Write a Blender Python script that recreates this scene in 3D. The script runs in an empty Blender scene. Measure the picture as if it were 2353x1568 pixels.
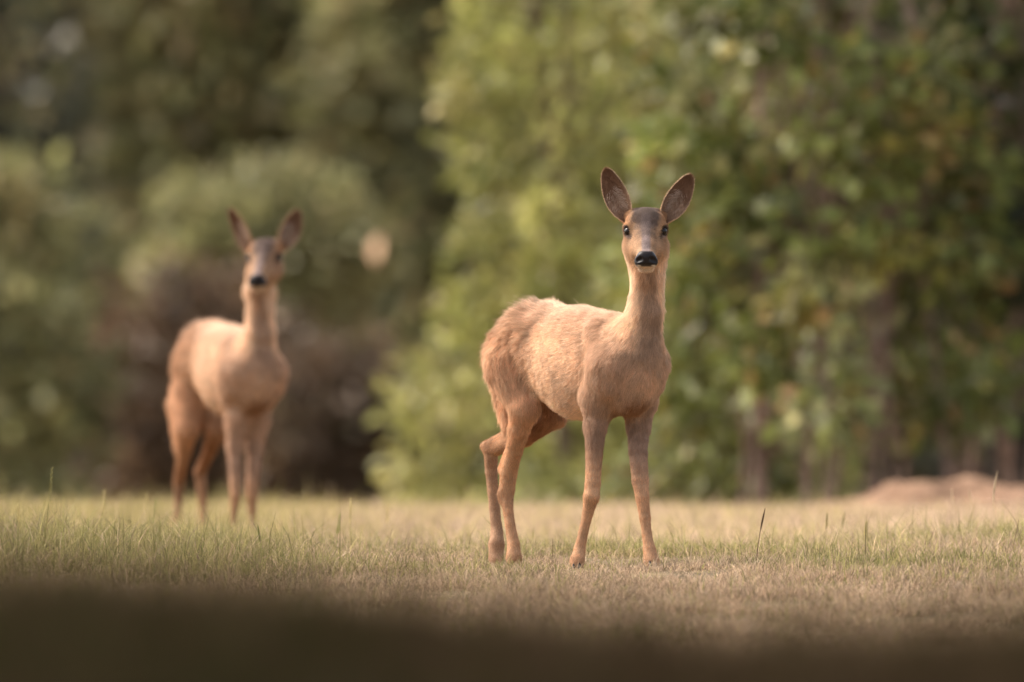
import bpy, math, random
import numpy as np
from mathutils import Vector

random.seed(7)
rng = np.random.default_rng(11)
R = math.radians

# ------------------------------------------------------------------ camera, sky, sun, exposure
scene = bpy.context.scene
col = scene.collection
CAM_H = 0.41
FPX = 25870.0            # focal length expressed in pixels of a 2353 px wide frame
CX, HOR = 1176.5, 898.0  # frame centre column, horizon row

cam_d = bpy.data.cameras.new('camera')
cam = bpy.data.objects.new('camera', cam_d)
col.objects.link(cam)
cam.location = (0, 0, CAM_H)
cam.rotation_euler = (R(90) + math.atan((HOR - 784) / FPX), 0, 0)
cam_d.sensor_width = 36.0
cam_d.lens = 36.0 * FPX / 2353.0
cam_d.clip_start = 0.1
cam_d.clip_end = 6000
cam_d.dof.use_dof = True
cam_d.dof.focus_distance = 25.93
cam_d.dof.aperture_fstop = 3.5
cam_d.dof.aperture_blades = 0
scene.camera = cam

SUN_EL, SUN_AZ = R(46), R(-72)   # azimuth measured from +Y (view direction) towards +X
world = bpy.data.worlds.new('World')
scene.world = world
world.use_nodes = True
wn = world.node_tree
bg = wn.nodes['Background']
sky = wn.nodes.new('ShaderNodeTexSky')
sky.sky_type = 'NISHITA'
sky.sun_disc = False
sky.sun_elevation = SUN_EL
sky.sun_rotation = SUN_AZ
sky.dust_density = 4.0
sky.air_density = 1.0
sky.ozone_density = 0.6
hs = wn.nodes.new('ShaderNodeHueSaturation')      # thin, even cloud: the whole sky greyer
hs.inputs['Saturation'].default_value = 0.35
wn.links.new(sky.outputs[0], hs.inputs['Color'])
wn.links.new(hs.outputs[0], bg.inputs[0])
bg.inputs[1].default_value = 0.15

sun_d = bpy.data.lights.new('sun', 'SUN')
sun_d.energy = 2.0
sun_d.angle = R(25)
sun_d.color = (1.0, 0.85, 0.68)
sun = bpy.data.objects.new('sun', sun_d)
col.objects.link(sun)
_d = Vector((math.sin(SUN_AZ) * math.cos(SUN_EL), math.cos(SUN_AZ) * math.cos(SUN_EL), math.sin(SUN_EL)))
sun.rotation_euler = (-_d).to_track_quat('-Z', 'Y').to_euler()

vs = scene.view_settings
vs.view_transform = 'Standard'
vs.look = 'None'
vs.gamma = 1.0
vs.use_curve_mapping = False
vs.exposure = 1.38
scene.cycles.max_bounces = 8
scene.cycles.diffuse_bounces = 4
scene.cycles.transmission_bounces = 6
scene.cycles.sample_clamp_indirect = 6


def at(px, py, Y):
    """world point of a picture position lying at distance Y"""
    return np.array([(px - CX) / FPX * Y, Y, CAM_H + (HOR - py) / FPX * Y])


# ------------------------------------------------------------------ helpers
def tag(o, label=None, cat=None, group=None, kind=None):
    if label: o['label'] = label
    if cat: o['category'] = cat
    if group: o['group'] = group
    if kind: o['kind'] = kind
    return o


def empty(name, loc=(0, 0, 0)):
    o = bpy.data.objects.new(name, None)
    o.empty_display_size = 0.1
    o.location = loc
    col.objects.link(o)
    return o


def mesh_np(name, V, F, mat=None, parent=None, C=None, smooth=True):
    """V (n,3); F list of (m,k) int arrays; C (n,3) point colours"""
    if not isinstance(F, (list, tuple)): F = [F]
    me = bpy.data.meshes.new(name)
    V = np.asarray(V, np.float32)
    me.vertices.add(len(V))
    me.vertices.foreach_set('co', V.ravel())
    idx = np.concatenate([f.astype(np.int32).ravel() for f in F])
    tot = np.concatenate([np.full(len(f), f.shape[1], np.int32) for f in F])
    st = np.concatenate([[0], np.cumsum(tot)[:-1]]).astype(np.int32)
    me.loops.add(len(idx))
    me.loops.foreach_set('vertex_index', idx)
    me.polygons.add(len(tot))
    me.polygons.foreach_set('loop_start', st)
    me.polygons.foreach_set('loop_total', tot)
    if smooth:
        me.polygons.foreach_set('use_smooth', np.ones(len(tot), bool))
    me.update(calc_edges=True)
    if C is not None:
        a = me.color_attributes.new('Col', 'FLOAT_COLOR', 'POINT')
        cc = np.ones((len(V), 4), np.float32)
        cc[:, :3] = C
        a.data.foreach_set('color', cc.ravel())
    if mat: me.materials.append(mat)
    o = bpy.data.objects.new(name, me)
    col.objects.link(o)
    if parent: o.parent = parent
    return o


class SinNoise:
    """smooth band-limited noise: sum of random plane waves, roughly -1..1"""
    def __init__(s, seed, wavelength, n=14, dim=3):
        r = np.random.default_rng(seed)
        k = r.normal(size=(n, dim))
        k /= np.linalg.norm(k, axis=1)[:, None]
        s.k = k * (2 * np.pi / wavelength) * r.uniform(0.6, 1.6, (n, 1))
        s.p = r.uniform(0, 6.283, n)
        s.n = n

    def __call__(s, P):
        return np.sin(P @ s.k.T + s.p).sum(-1) / math.sqrt(s.n)


def sstep(a, b, x):
    t = np.clip((x - a) / (b - a), 0, 1)
    return t * t * (3 - 2 * t)


def norm(v, axis=-1):
    return v / np.maximum(np.linalg.norm(v, axis=axis, keepdims=True), 1e-9)


# ------------------------------------------------------------------ materials
def nodes_of(name):
    m = bpy.data.materials.new(name)
    m.use_nodes = True
    nt = m.node_tree
    for n in list(nt.nodes): nt.nodes.remove(n)
    out = nt.nodes.new('ShaderNodeOutputMaterial')
    return m, nt, out


def mat_leafy(name, trans=0.4, rough=0.6, noise_scale=40.0, spec=0.3):
    """point colour, diffuse with light coming through, a little procedural mottling"""
    m, nt, out = nodes_of(name)
    at_ = nt.nodes.new('ShaderNodeAttribute'); at_.attribute_name = 'Col'
    tc = nt.nodes.new('ShaderNodeTexCoord')
    nz = nt.nodes.new('ShaderNodeTexNoise'); nz.inputs['Scale'].default_value = noise_scale
    nt.links.new(tc.outputs['Object'], nz.inputs['Vector'])
    mr = nt.nodes.new('ShaderNodeMapRange')
    mr.inputs['From Min'].default_value = 0.3; mr.inputs['From Max'].default_value = 0.7
    mr.inputs['To Min'].default_value = 0.75; mr.inputs['To Max'].default_value = 1.25
    nt.links.new(nz.outputs['Fac'], mr.inputs['Value'])
    mx = nt.nodes.new('ShaderNodeVectorMath'); mx.operation = 'SCALE'
    nt.links.new(at_.outputs['Color'], mx.inputs[0]); nt.links.new(mr.outputs[0], mx.inputs['Scale'])
    b = nt.nodes.new('ShaderNodeBsdfPrincipled')
    b.inputs['Roughness'].default_value = rough
    b.inputs['Specular IOR Level'].default_value = spec
    nt.links.new(mx.outputs[0], b.inputs['Base Color'])
    t = nt.nodes.new('ShaderNodeBsdfTranslucent')
    nt.links.new(mx.outputs[0], t.inputs['Color'])
    ms = nt.nodes.new('ShaderNodeMixShader'); ms.inputs[0].default_value = trans
    nt.links.new(b.outputs[0], ms.inputs[1]); nt.links.new(t.outputs[0], ms.inputs[2])
    nt.links.new(ms.outputs[0], out.inputs['Surface'])
    return m


def mat_noise(name, c1, c2, scale, rough=0.9, bump=0.3, c3=None, spec=0.2, detail=6.0):
    m, nt, out = nodes_of(name)
    tc = nt.nodes.new('ShaderNodeTexCoord')
    nz = nt.nodes.new('ShaderNodeTexNoise')
    nz.inputs['Scale'].default_value = scale; nz.inputs['Detail'].default_value = detail
    nt.links.new(tc.outputs['Object'], nz.inputs['Vector'])
    cr = nt.nodes.new('ShaderNodeValToRGB')
    cr.color_ramp.elements[0].position = 0.35; cr.color_ramp.elements[0].color = (*c1, 1)
    cr.color_ramp.elements[1].position = 0.65; cr.color_ramp.elements[1].color = (*c2, 1)
    if c3:
        e = cr.color_ramp.elements.new(0.5); e.color = (*c3, 1)
    nt.links.new(nz.outputs['Fac'], cr.inputs[0])
    b = nt.nodes.new('ShaderNodeBsdfPrincipled')
    b.inputs['Roughness'].default_value = rough
    b.inputs['Specular IOR Level'].default_value = spec
    nt.links.new(cr.outputs[0], b.inputs['Base Color'])
    if bump:
        bp = nt.nodes.new('ShaderNodeBump'); bp.inputs['Strength'].default_value = bump
        bp.inputs['Distance'].default_value = 0.02
        nt.links.new(nz.outputs['Fac'], bp.inputs['Height'])
        nt.links.new(bp.outputs[0], b.inputs['Normal'])
    nt.links.new(b.outputs[0], out.inputs['Surface'])
    return m


def mat_vcol(name, rough=0.7, spec=0.2, bump_scale=0, bump=0.2, coat=0.0):
    m, nt, out = nodes_of(name)
    a = nt.nodes.new('ShaderNodeAttribute'); a.attribute_name = 'Col'
    b = nt.nodes.new('ShaderNodeBsdfPrincipled')
    b.inputs['Roughness'].default_value = rough
    b.inputs['Specular IOR Level'].default_value = spec
    b.inputs['Coat Weight'].default_value = coat
    nt.links.new(a.outputs['Color'], b.inputs['Base Color'])
    if bump_scale:
        tc = nt.nodes.new('ShaderNodeTexCoord')
        nz = nt.nodes.new('ShaderNodeTexNoise'); nz.inputs['Scale'].default_value = bump_scale
        nt.links.new(tc.outputs['Object'], nz.inputs['Vector'])
        bp = nt.nodes.new('ShaderNodeBump'); bp.inputs['Strength'].default_value = bump
        bp.inputs['Distance'].default_value = 0.003
        nt.links.new(nz.outputs['Fac'], bp.inputs['Height']); nt.links.new(bp.outputs[0], b.inputs['Normal'])
    nt.links.new(b.outputs[0], out.inputs['Surface'])
    return m


M_thatch = mat_noise('thatch', (0.10, 0.070, 0.038), (0.26, 0.19, 0.105), 9.0, c3=(0.17, 0.125, 0.07))
M_bank_shade = mat_noise('shaded_bank_earth', (0.018, 0.012, 0.007), (0.052, 0.035, 0.020), 7.0)  # near-black earth: the shade over the foreground bank is put into its colour
M_grass = mat_leafy('grass_blade', 0.45, 0.6, 60, 0.25)
M_shaded_grass = mat_leafy('shaded_grass', 0.2, 0.8, 20, 0.05)  # bank blades, dark to carry the same painted shade
M_leaf = mat_leafy('leaf', 0.35, 0.45, 25, 0.32)
M_bark = mat_noise('bark', (0.05, 0.035, 0.025), (0.16, 0.11, 0.08), 25.0, bump=0.8)
M_palebark = mat_noise('pale_bark', (0.13, 0.085, 0.066), (0.32, 0.22, 0.175), 25.0, bump=0.8)
M_litter = mat_noise('leaf_litter', (0.13, 0.07, 0.04), (0.33, 0.20, 0.125), 14.0, bump=0.7, c3=(0.22, 0.13, 0.08))
M_skin = mat_vcol('deer_skin', 0.75, 0.15)
M_hoof = mat_noise('hoof_horn', (0.012, 0.010, 0.009), (0.03, 0.024, 0.02), 60, rough=0.45, bump=0.1)


def mat_fur():
    m, nt, out = nodes_of('deer_fur')
    a = nt.nodes.new('ShaderNodeAttribute'); a.attribute_name = 'Col'
    hi = nt.nodes.new('ShaderNodeHairInfo')
    mr = nt.nodes.new('ShaderNodeMapRange')
    mr.inputs['To Min'].default_value = 0.80; mr.inputs['To Max'].default_value = 1.18
    nt.links.new(hi.outputs['Random'], mr.inputs['Value'])
    sc = nt.nodes.new('ShaderNodeVectorMath'); sc.operation = 'SCALE'
    nt.links.new(a.outputs['Color'], sc.inputs[0]); nt.links.new(mr.outputs[0], sc.inputs['Scale'])
    b = nt.nodes.new('ShaderNodeBsdfPrincipled')
    b.inputs['Roughness'].default_value = 0.55
    b.inputs['Specular IOR Level'].default_value = 0.25
    nt.links.new(sc.outputs[0], b.inputs['Base Color'])
    t = nt.nodes.new('ShaderNodeBsdfTranslucent')
    nt.links.new(sc.outputs[0], t.inputs['Color'])
    ms = nt.nodes.new('ShaderNodeMixShader'); ms.inputs[0].default_value = 0.45
    nt.links.new(b.outputs[0], ms.inputs[1]); nt.links.new(t.outputs[0], ms.inputs[2])
    nt.links.new(ms.outputs[0], out.inputs['Surface'])
    return m


M_fur = mat_fur()


def mat_eye():
    m, nt, out = nodes_of('deer_eye')
    tc = nt.nodes.new('ShaderNodeTexCoord')
    nz = nt.nodes.new('ShaderNodeTexNoise'); nz.inputs['Scale'].default_value = 150
    nt.links.new(tc.outputs['Object'], nz.inputs['Vector'])
    cr = nt.nodes.new('ShaderNodeValToRGB')
    cr.color_ramp.elements[0].color = (0.004, 0.003, 0.003, 1)
    cr.color_ramp.elements[1].color = (0.014, 0.009, 0.007, 1)
    nt.links.new(nz.outputs['Fac'], cr.inputs[0])
    b = nt.nodes.new('ShaderNodeBsdfPrincipled')
    b.inputs['Roughness'].default_value = 0.06
    b.inputs['Specular IOR Level'].default_value = 0.22
    nt.links.new(cr.outputs[0], b.inputs['Base Color'])
    nt.links.new(b.outputs[0], out.inputs['Surface'])
    return m


M_eye = mat_eye()

# ------------------------------------------------------------------ ground
_n1 = SinNoise(1, 1.3, dim=2); _n2 = SinNoise(2, 0.35, dim=2); _n3 = SinNoise(3, 6.0, dim=2)
_n4 = SinNoise(4, 0.8, dim=2); _n5 = SinNoise(5, 2.2, dim=2)


def ground_z(x, y):
    x = np.asarray(x, float); y = np.asarray(y, float)
    P = np.stack([x, y], -1)
    z = 0.006 * _n1(P) + 0.003 * _n2(P)
    z = z + 0.040 * np.exp(-((x + 1.45) / 0.55) ** 2) * np.exp(-((y - 26.3) / 2.2) ** 2)
    z = z + 0.025 * np.exp(-((x - 1.5) / 0.5) ** 2) * np.exp(-((y - 27.0) / 2.2) ** 2)
    z = z - 0.045 * np.maximum(0, 25.7 - y) * sstep(8.0, 14.0, y) + 0.012 * np.exp(-((y - 27.1) / 0.7) ** 2)
    z = np.maximum(z, -0.20 + 0.006 * _n1(P))
    # beyond the crest the meadow falls away, then a wooded slope climbs far behind
    z = z - 0.030 * np.maximum(0, y - 37.6) * sstep(37.0, 40.0, y) * (1 - sstep(70, 100, y))
    z = z + 16.0 * sstep(92, 170, y) + 0.4 * _n3(P / 6) * sstep(80, 120, y)
    return z


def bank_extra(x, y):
    """the earth bank in front of the meadow, its shade painted as dark colour"""
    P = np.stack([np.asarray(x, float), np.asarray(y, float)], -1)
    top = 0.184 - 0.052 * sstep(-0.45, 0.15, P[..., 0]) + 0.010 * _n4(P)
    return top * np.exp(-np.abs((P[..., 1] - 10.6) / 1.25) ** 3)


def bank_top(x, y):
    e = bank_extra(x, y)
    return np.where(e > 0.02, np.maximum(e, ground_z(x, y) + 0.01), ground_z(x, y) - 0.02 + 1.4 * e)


ys = np.concatenate([np.linspace(-60, 2, 12), np.linspace(4, 18, 30), np.linspace(18.3, 46, 110),
                     np.linspace(47, 120, 60), np.linspace(125, 260, 24), np.array([320, 450, 700, 1200, 2500])])
xs_h = np.concatenate([np.linspace(0, 4, 40), np.linspace(4.3, 12, 18), np.linspace(14, 60, 14), np.array([90, 160, 300, 700, 1800])])
xs = np.concatenate([-xs_h[:0:-1], xs_h])
GX, GY = np.meshgrid(xs, ys, indexing='ij')
GZ = ground_z(GX.ravel(), GY.ravel())
nx, ny = len(xs), len(ys)
I = np.arange(nx * ny).reshape(nx, ny)
Q = np.stack([I[:-1, :-1], I[1:, :-1], I[1:, 1:], I[:-1, 1:]], -1).reshape(-1, 4)
g = mesh_np('ground', np.stack([GX.ravel(), GY.ravel(), GZ], -1), Q, M_thatch)
tag(g, 'dry straw-coloured meadow soil under the grass', None, None, 'structure')

# the bank: its own sheet resting on the meadow
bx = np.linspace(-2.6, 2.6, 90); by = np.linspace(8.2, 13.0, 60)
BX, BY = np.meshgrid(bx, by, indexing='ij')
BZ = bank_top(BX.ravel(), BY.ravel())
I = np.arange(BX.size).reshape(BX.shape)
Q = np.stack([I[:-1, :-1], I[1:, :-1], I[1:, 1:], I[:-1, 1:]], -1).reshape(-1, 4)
g = mesh_np('earth_bank', np.stack([BX.ravel(), BY.ravel(), BZ], -1), Q, M_bank_shade)
tag(g, 'low earth bank along the edge of the meadow, darkened with painted shade', None, None, 'structure')


# ------------------------------------------------------------------ grass
def blades(x, y, z0, h, w, lean, az, colr, segs=2, tipmul=1.25):
    """one curved tapering blade for each root"""
    n = len(x)
    dirx, diry = np.cos(az), np.sin(az)
    fa = rng.uniform(-0.9, 0.9, n)              # ribbon roughly across the view, twisted at random
    sx, sy = np.cos(fa), np.sin(fa)
    rows, cols_ = [], []
    for s in range(segs):
        t = s / segs
        ww = w * (1 - 0.55 * t) * 0.5
        cx_ = x + dirx * lean * h * t * t; cy_ = y + diry * lean * h * t * t
        cz = z0 + h * (t - 0.25 * np.abs(lean) * t * t)
        rows.append(np.stack([cx_ - sx * ww, cy_ - sy * ww, cz], -1))
        rows.append(np.stack([cx_ + sx * ww, cy_ + sy * ww, cz], -1))
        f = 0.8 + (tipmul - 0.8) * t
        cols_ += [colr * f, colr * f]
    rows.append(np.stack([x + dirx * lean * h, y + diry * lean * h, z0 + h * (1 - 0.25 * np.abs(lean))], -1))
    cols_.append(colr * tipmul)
    k = 2 * segs + 1
    V = np.stack(rows, 1).reshape(-1, 3); C = np.stack(cols_, 1).reshape(-1, 3)
    b = (np.arange(n) * k)[:, None]
    F = []
    for s in range(segs - 1):
        F.append(b + np.array([[2 * s, 2 * s + 1, 2 * s + 3, 2 * s + 2]]))
    T = b + np.array([[2 * segs - 2, 2 * segs - 1, 2 * segs]])
    return V, C, F, T


STRAW = np.array([0.50, 0.370, 0.230]); TAN = np.array([0.47, 0.335, 0.225]); PINK = np.array([0.50, 0.365, 0.265])
GREEN = np.array([0.23, 0.225, 0.075]); OLIVE = np.array([0.40, 0.325, 0.145]); DRYB = np.array([0.26, 0.165, 0.10])


def grass_patch(name, y0, y1, dens, hmean, segs, width, margin=1.22, label=None, inner=0.0):
    hw0, hw1 = 0.0455 * y0 * margin, 0.0455 * y1 * margin
    n = int(dens * (hw0 + hw1) * (y1 - y0))
    y = rng.uniform(y0, y1, n)
    x = rng.uniform(-1, 1, n) * 0.0455 * y * margin
    if inner:
        k_ = np.abs(x) > 0.0455 * y * inner
        x, y = x[k_], y[k_]; n = len(x)
    P = np.stack([x, y], -1)
    # tussocky: roots crowd on clumps
    keep = rng.uniform(0, 1, n) < 0.74 + 0.26 * np.tanh(1.5 * _n2(P))
    x, y, P = x[keep], y[keep], P[keep]; n = len(x)
    left = sstep(-0.1, -1.0, x); tread = np.exp(-((x - 0.15) / 0.42) ** 4) * np.exp(-((y - 26.0) / 0.55) ** 2)
    back = sstep(27.6, 29.5, y)
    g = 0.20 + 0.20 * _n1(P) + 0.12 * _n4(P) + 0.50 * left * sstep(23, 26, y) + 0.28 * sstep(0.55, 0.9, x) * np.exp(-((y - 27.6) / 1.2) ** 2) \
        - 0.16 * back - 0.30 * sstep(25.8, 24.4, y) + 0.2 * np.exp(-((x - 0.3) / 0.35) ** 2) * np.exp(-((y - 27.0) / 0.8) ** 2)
    g = g - 0.5 * sstep(0.8, 1.6, x) * sstep(30, 34, y)
    u = rng.uniform(0, 1, n)
    isg = u < np.clip(g, 0.05, 0.85)
    v = rng.uniform(0, 1, (n, 1))
    gm = GREEN * (1 - v) + OLIVE * v
    pk = np.clip(0.35 + 0.3 * _n5(P) + 0.4 * sstep(0.6, 1.6, x), 0, 1)[:, None]
    dry = STRAW * (1 - pk) + PINK * pk
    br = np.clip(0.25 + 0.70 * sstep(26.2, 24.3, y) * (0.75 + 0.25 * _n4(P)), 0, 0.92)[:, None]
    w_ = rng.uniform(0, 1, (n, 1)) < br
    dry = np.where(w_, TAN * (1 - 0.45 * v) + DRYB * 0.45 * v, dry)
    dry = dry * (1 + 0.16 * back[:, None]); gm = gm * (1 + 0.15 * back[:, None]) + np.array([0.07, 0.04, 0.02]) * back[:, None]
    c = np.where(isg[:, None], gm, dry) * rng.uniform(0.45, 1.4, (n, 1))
    h = hmean * np.exp(rng.normal(0, 0.38, n)) * (1 + 0.35 * np.tanh(_n2(P)))
    h = h * (1 + 0.75 * left * np.exp(-((y - 26.3) / 2.0) ** 2) + 0.7 * sstep(0.45, 0.9, x) * np.exp(-((y - 27.6) / 1.0) ** 2)) * np.where(isg, 1.22, 0.95)
    h = np.where(rng.uniform(0, 1, n) < 0.02 + 0.02 * left, h * 2.1, h)
    h = np.minimum(h * (1 - 0.5 * tread), 0.15)
    lean = np.abs(rng.normal(0.55, 0.45, n)) + np.where(isg, 0, 0.25)
    w = width * rng.uniform(0.6, 1.3, n)
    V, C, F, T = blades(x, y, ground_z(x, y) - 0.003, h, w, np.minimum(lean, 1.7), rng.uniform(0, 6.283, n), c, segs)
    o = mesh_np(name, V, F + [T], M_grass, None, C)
    tag(o, label, 'grass', None, 'stuff')
    return o


grass_patch('meadow_grass', 22.2, 29.2, 18500, 0.021, 2, 0.0024, label='short dry tan and green grass around the hooves of the deer')
grass_patch('meadow_grass', 29.2, 46.0, 3900, 0.026, 1, 0.0060, label='pale straw grass stretching from the deer back to the bushes')
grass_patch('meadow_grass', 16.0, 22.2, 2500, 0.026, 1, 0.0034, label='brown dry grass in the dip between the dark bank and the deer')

grass_patch('meadow_grass', 16.0, 46.0, 1500, 0.028, 1, 0.0075, margin=2.9, inner=1.2, label='dry grass at the margins of the meadow beyond the two deer on either hand')

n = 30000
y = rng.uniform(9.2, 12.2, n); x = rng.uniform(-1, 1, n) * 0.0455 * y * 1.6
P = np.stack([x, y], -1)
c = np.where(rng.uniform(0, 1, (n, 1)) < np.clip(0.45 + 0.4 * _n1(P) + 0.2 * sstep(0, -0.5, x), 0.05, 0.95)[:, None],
             np.array([[0.029, 0.027, 0.008]]), np.array([[0.054, 0.034, 0.018]])) * rng.uniform(0.6, 1.3, (n, 1))  # blade colours darkened in place of shade falling on the bank
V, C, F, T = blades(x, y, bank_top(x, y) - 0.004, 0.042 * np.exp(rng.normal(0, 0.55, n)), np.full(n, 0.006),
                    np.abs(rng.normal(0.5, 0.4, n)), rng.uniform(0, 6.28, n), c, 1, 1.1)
o = mesh_np('bank_grass', V, F + [T], M_shaded_grass, None, C)
tag(o, 'olive and brown grass covering the earth bank, darkened with painted shade', 'grass', None, 'stuff')


# ------------------------------------------------------------------ tall seed stems, each one a thing
def tube(path, rad, nseg=5):
    path = np.asarray(path, float); rad = np.asarray(rad, float)
    t = norm(np.gradient(path, axis=0))
    ref = np.array([0.9, 0.3, 0.1])
    a = norm(np.cross(t, ref)); b = np.cross(t, a)
    th = np.linspace(0, 2 * np.pi, nseg, endpoint=False)
    V = (path[:, None] + rad[:, None, None] * (np.cos(th)[None, :, None] * a[:, None] + np.sin(th)[None, :, None] * b[:, None])).reshape(-1, 3)
    m = len(path)
    F = []
    for i in range(m - 1):
        for j in range(nseg):
            k = (j + 1) % nseg
            F.append((i * nseg + j, i * nseg + k, (i + 1) * nseg + k, (i + 1) * nseg + j))
    return V, np.array(F)


def grass_stem(base, top, Y, kind, colr, label, bend=0.0, thick=0.0009):
    b = at(*base, Y); t = at(*top, Y + random.uniform(-0.02, 0.02))
    b[2] = min(b[2], float(ground_z(b[0], b[1]))) - 0.004
    root = empty('grass_stem', b)
    tag(root, label, 'grass stem', 'seed stems standing above the turf')
    s = np.linspace(0, 1, 9)[:, None]
    mid = (t - b) * 0.5 + np.array([bend, 0, 0])
    path = 2 * (1 - s) * s * mid + s * s * (t - b)
    stem_end = 6 if kind != 'bare' else 9
    V, F = tube(path[:stem_end], np.linspace(thick, thick * 0.6, stem_end))
    c = np.array(colr)
    mesh_np('stem', V, F, M_grass, root, np.tile(c, (len(V), 1)))
    if kind == 'bare': return
    Vs, Fs, k = [], [], 0
    if kind == 'spike':      # plantain-like solid spike
        V, F = tube(path[5:], np.array([0.0012, 0.0022, 0.0022, 0.0008]), 6)
        mesh_np('seed_head', V, F, M_grass, root, np.tile(c * 0.8, (len(V), 1)))
        return
    pp = path[5:]
    m = 16
    for i in range(m):        # spikelets set alternately up the stem
        u = i / (m - 1) * (len(pp) - 1.001)
        p = pp[int(u)] + (pp[int(u) + 1] - pp[int(u)]) * (u % 1)
        d = norm(pp[-1] - pp[0])
        side = np.array([1.0 if i % 2 else -1.0, 0.3, 0.0])
        L = 0.0085 * (1 - 0.4 * i / m)
        e = p + norm(d + 0.45 * side) * L
        V, F = tube(np.stack([p, p + (e - p) * 0.4 + side * 0.0006, e]), np.array([0.0006, 0.0014, 0.0003]), 5)
        Vs.append(V); Fs.append(F + k); k += len(V)
    V = np.concatenate(Vs)
    mesh_np('seed_head', V, np.concatenate(Fs), M_grass, root, np.tile(c * 1.15, (len(V), 1)))


GS = (0.30, 0.30, 0.10); YS = (0.55, 0.46, 0.22); BS = (0.20, 0.13, 0.07); PS = (0.62, 0.50, 0.34)
for a in [
    ((92, 1215), (120, 1078), 25.6, 'ear', (0.34, 0.30, 0.11), 'tallest seed-headed grass stem, rising from the green tussocks', 0.006, 0.0015),
    ((338, 1285), (358, 1150), 27.2, 'ear', GS, 'thin green seed stem close in front of the blurred deer, on the tussock side', 0.004),
    ((240, 1230), (240, 1129), 28.0, 'ear', YS, 'pale seed stem between the tallest stem and the blurred deer, out of focus', -0.004),
    ((330, 1230), (337, 1136), 28.5, 'ear', YS, 'second pale seed stem beside the hind legs of the blurred deer', 0.0),
    ((345, 1280), (371, 1196), 25.8, 'bare', GS, 'bare green stem leaning beside the green seed stem by the blurred deer', -0.006),
    ((802, 1245), (805, 1148), 26.8, 'ear', YS, 'tall straight straw seed stem between the two deer', 0.003),
    ((766, 1250), (781, 1184), 26.2, 'ear', GS, 'short green seed stem beside the tall straight one between the two deer', 0.0),
    ((842, 1285), (829, 1208), 26.0, 'bare', YS, 'bare curved straw stem between the two deer, lowest of its cluster', 0.008),
    ((888, 1240), (891, 1160), 28.2, 'ear', YS, 'blurred pale seed stem between the two deer, closest to the sharp one', 0.0),
    ((600, 1260), (592, 1206), 25.9, 'spike', GS, 'short dark-tipped seed spike in front of the deer by the dark trees', 0.003),
    ((48, 1240), (41, 1160), 26.6, 'ear', YS, 'pale seed stem on the far side of the tallest stem, over the green tussocks', 0.0),
    ((118, 1250), (137, 1158), 26.3, 'bare', YS, 'bare straw stem crossing beside the tallest seed-headed stem', -0.01),
    ((690, 1250), (666, 1184), 27.0, 'bare', PS, 'bare pinkish stem leaning just beside the forelegs of the blurred deer', 0.006),
    ((1737, 1270), (1758, 1169), 26.2, 'spike', BS, 'thick dark brown seed spike leaning in the dry turf', -0.006, 0.0015),
    ((1894, 1260), (1901, 1178), 27.3, 'spike', OLIVE, 'upright olive seed spike next to the thick dark brown one', 0.0),
    ((1926, 1270), (1941, 1176), 27.8, 'spike', OLIVE, 'leaning olive seed spike, second from the thick dark brown one', -0.003),
    ((1982, 1250), (1991, 1200), 26.8, 'ear', YS, 'short pale seed stem beyond the two olive spikes', 0.0),
    ((2195, 1260), (2187, 1127), 28.6, 'ear', PS, 'pale seed stem before the litter mound, nearest the olive spikes', 0.004),
    ((2243, 1260), (2227, 1129), 28.6, 'ear', PS, 'pale seed stem before the litter mound, beside the feathery one', 0.006),
    ((2300, 1250), (2292, 1083), 27.6, 'spike', PS, 'pale feathery seed head on a kinked stem before the litter mound', -0.028, 0.0014),
    ((2312, 1275), (2341, 1193), 26.4, 'bare', BS, 'bare dark stem leaning beneath the pale feathery seed head', 0.008),
    ((1268, 1255), (1270, 1238), 26.2, 'bare', BS, 'tiny dark stem between the hind and fore hooves of the sharp deer', 0.0),
]:
    grass_stem(*a)


# ------------------------------------------------------------------ trees and bushes
def leaves(P, D, size, colr, fold=0.25):
    """pointed-oval leaves (two folded halves): root P, direction D"""
    n = len(P)
    D = norm(D); r = rng.normal(size=(n, 3))
    S = norm(np.cross(D, r)); N = np.cross(S, D)
    s = size[:, None]
    L = lambda a, b, c: P + s * (a * D + b * S + c * N)
    V = np.stack([P, L(0.30, 0.27, fold * 0.27), L(0.68, 0.25, fold * 0.2), L(1.0, 0, -0.12),
                  L(0.68, -0.25, fold * 0.2), L(0.30, -0.27, fold * 0.27), L(0.5, 0, -0.02)], 1).reshape(-1, 3)
    b = (np.arange(n) * 7)[:, None]
    F = b + np.array([[0, 6, 2, 1]])
    F2 = b + np.array([[0, 5, 4, 6]])
    T = np.concatenate([b + np.array([[6, 3, 2]]), b + np.array([[6, 4, 3]])])
    C = np.repeat(colr, 7, 0)
    return V, C, [F, F2, T]


def limb_path(a, b, wob, m=7):
    t = np.linspace(0, 1, m)[:, None]
    p = a + (b - a) * t
    w = rng.normal(0, wob, (m, 3)); w[0] = 0; w[-1] *= 0.4
    return p + w


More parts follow.
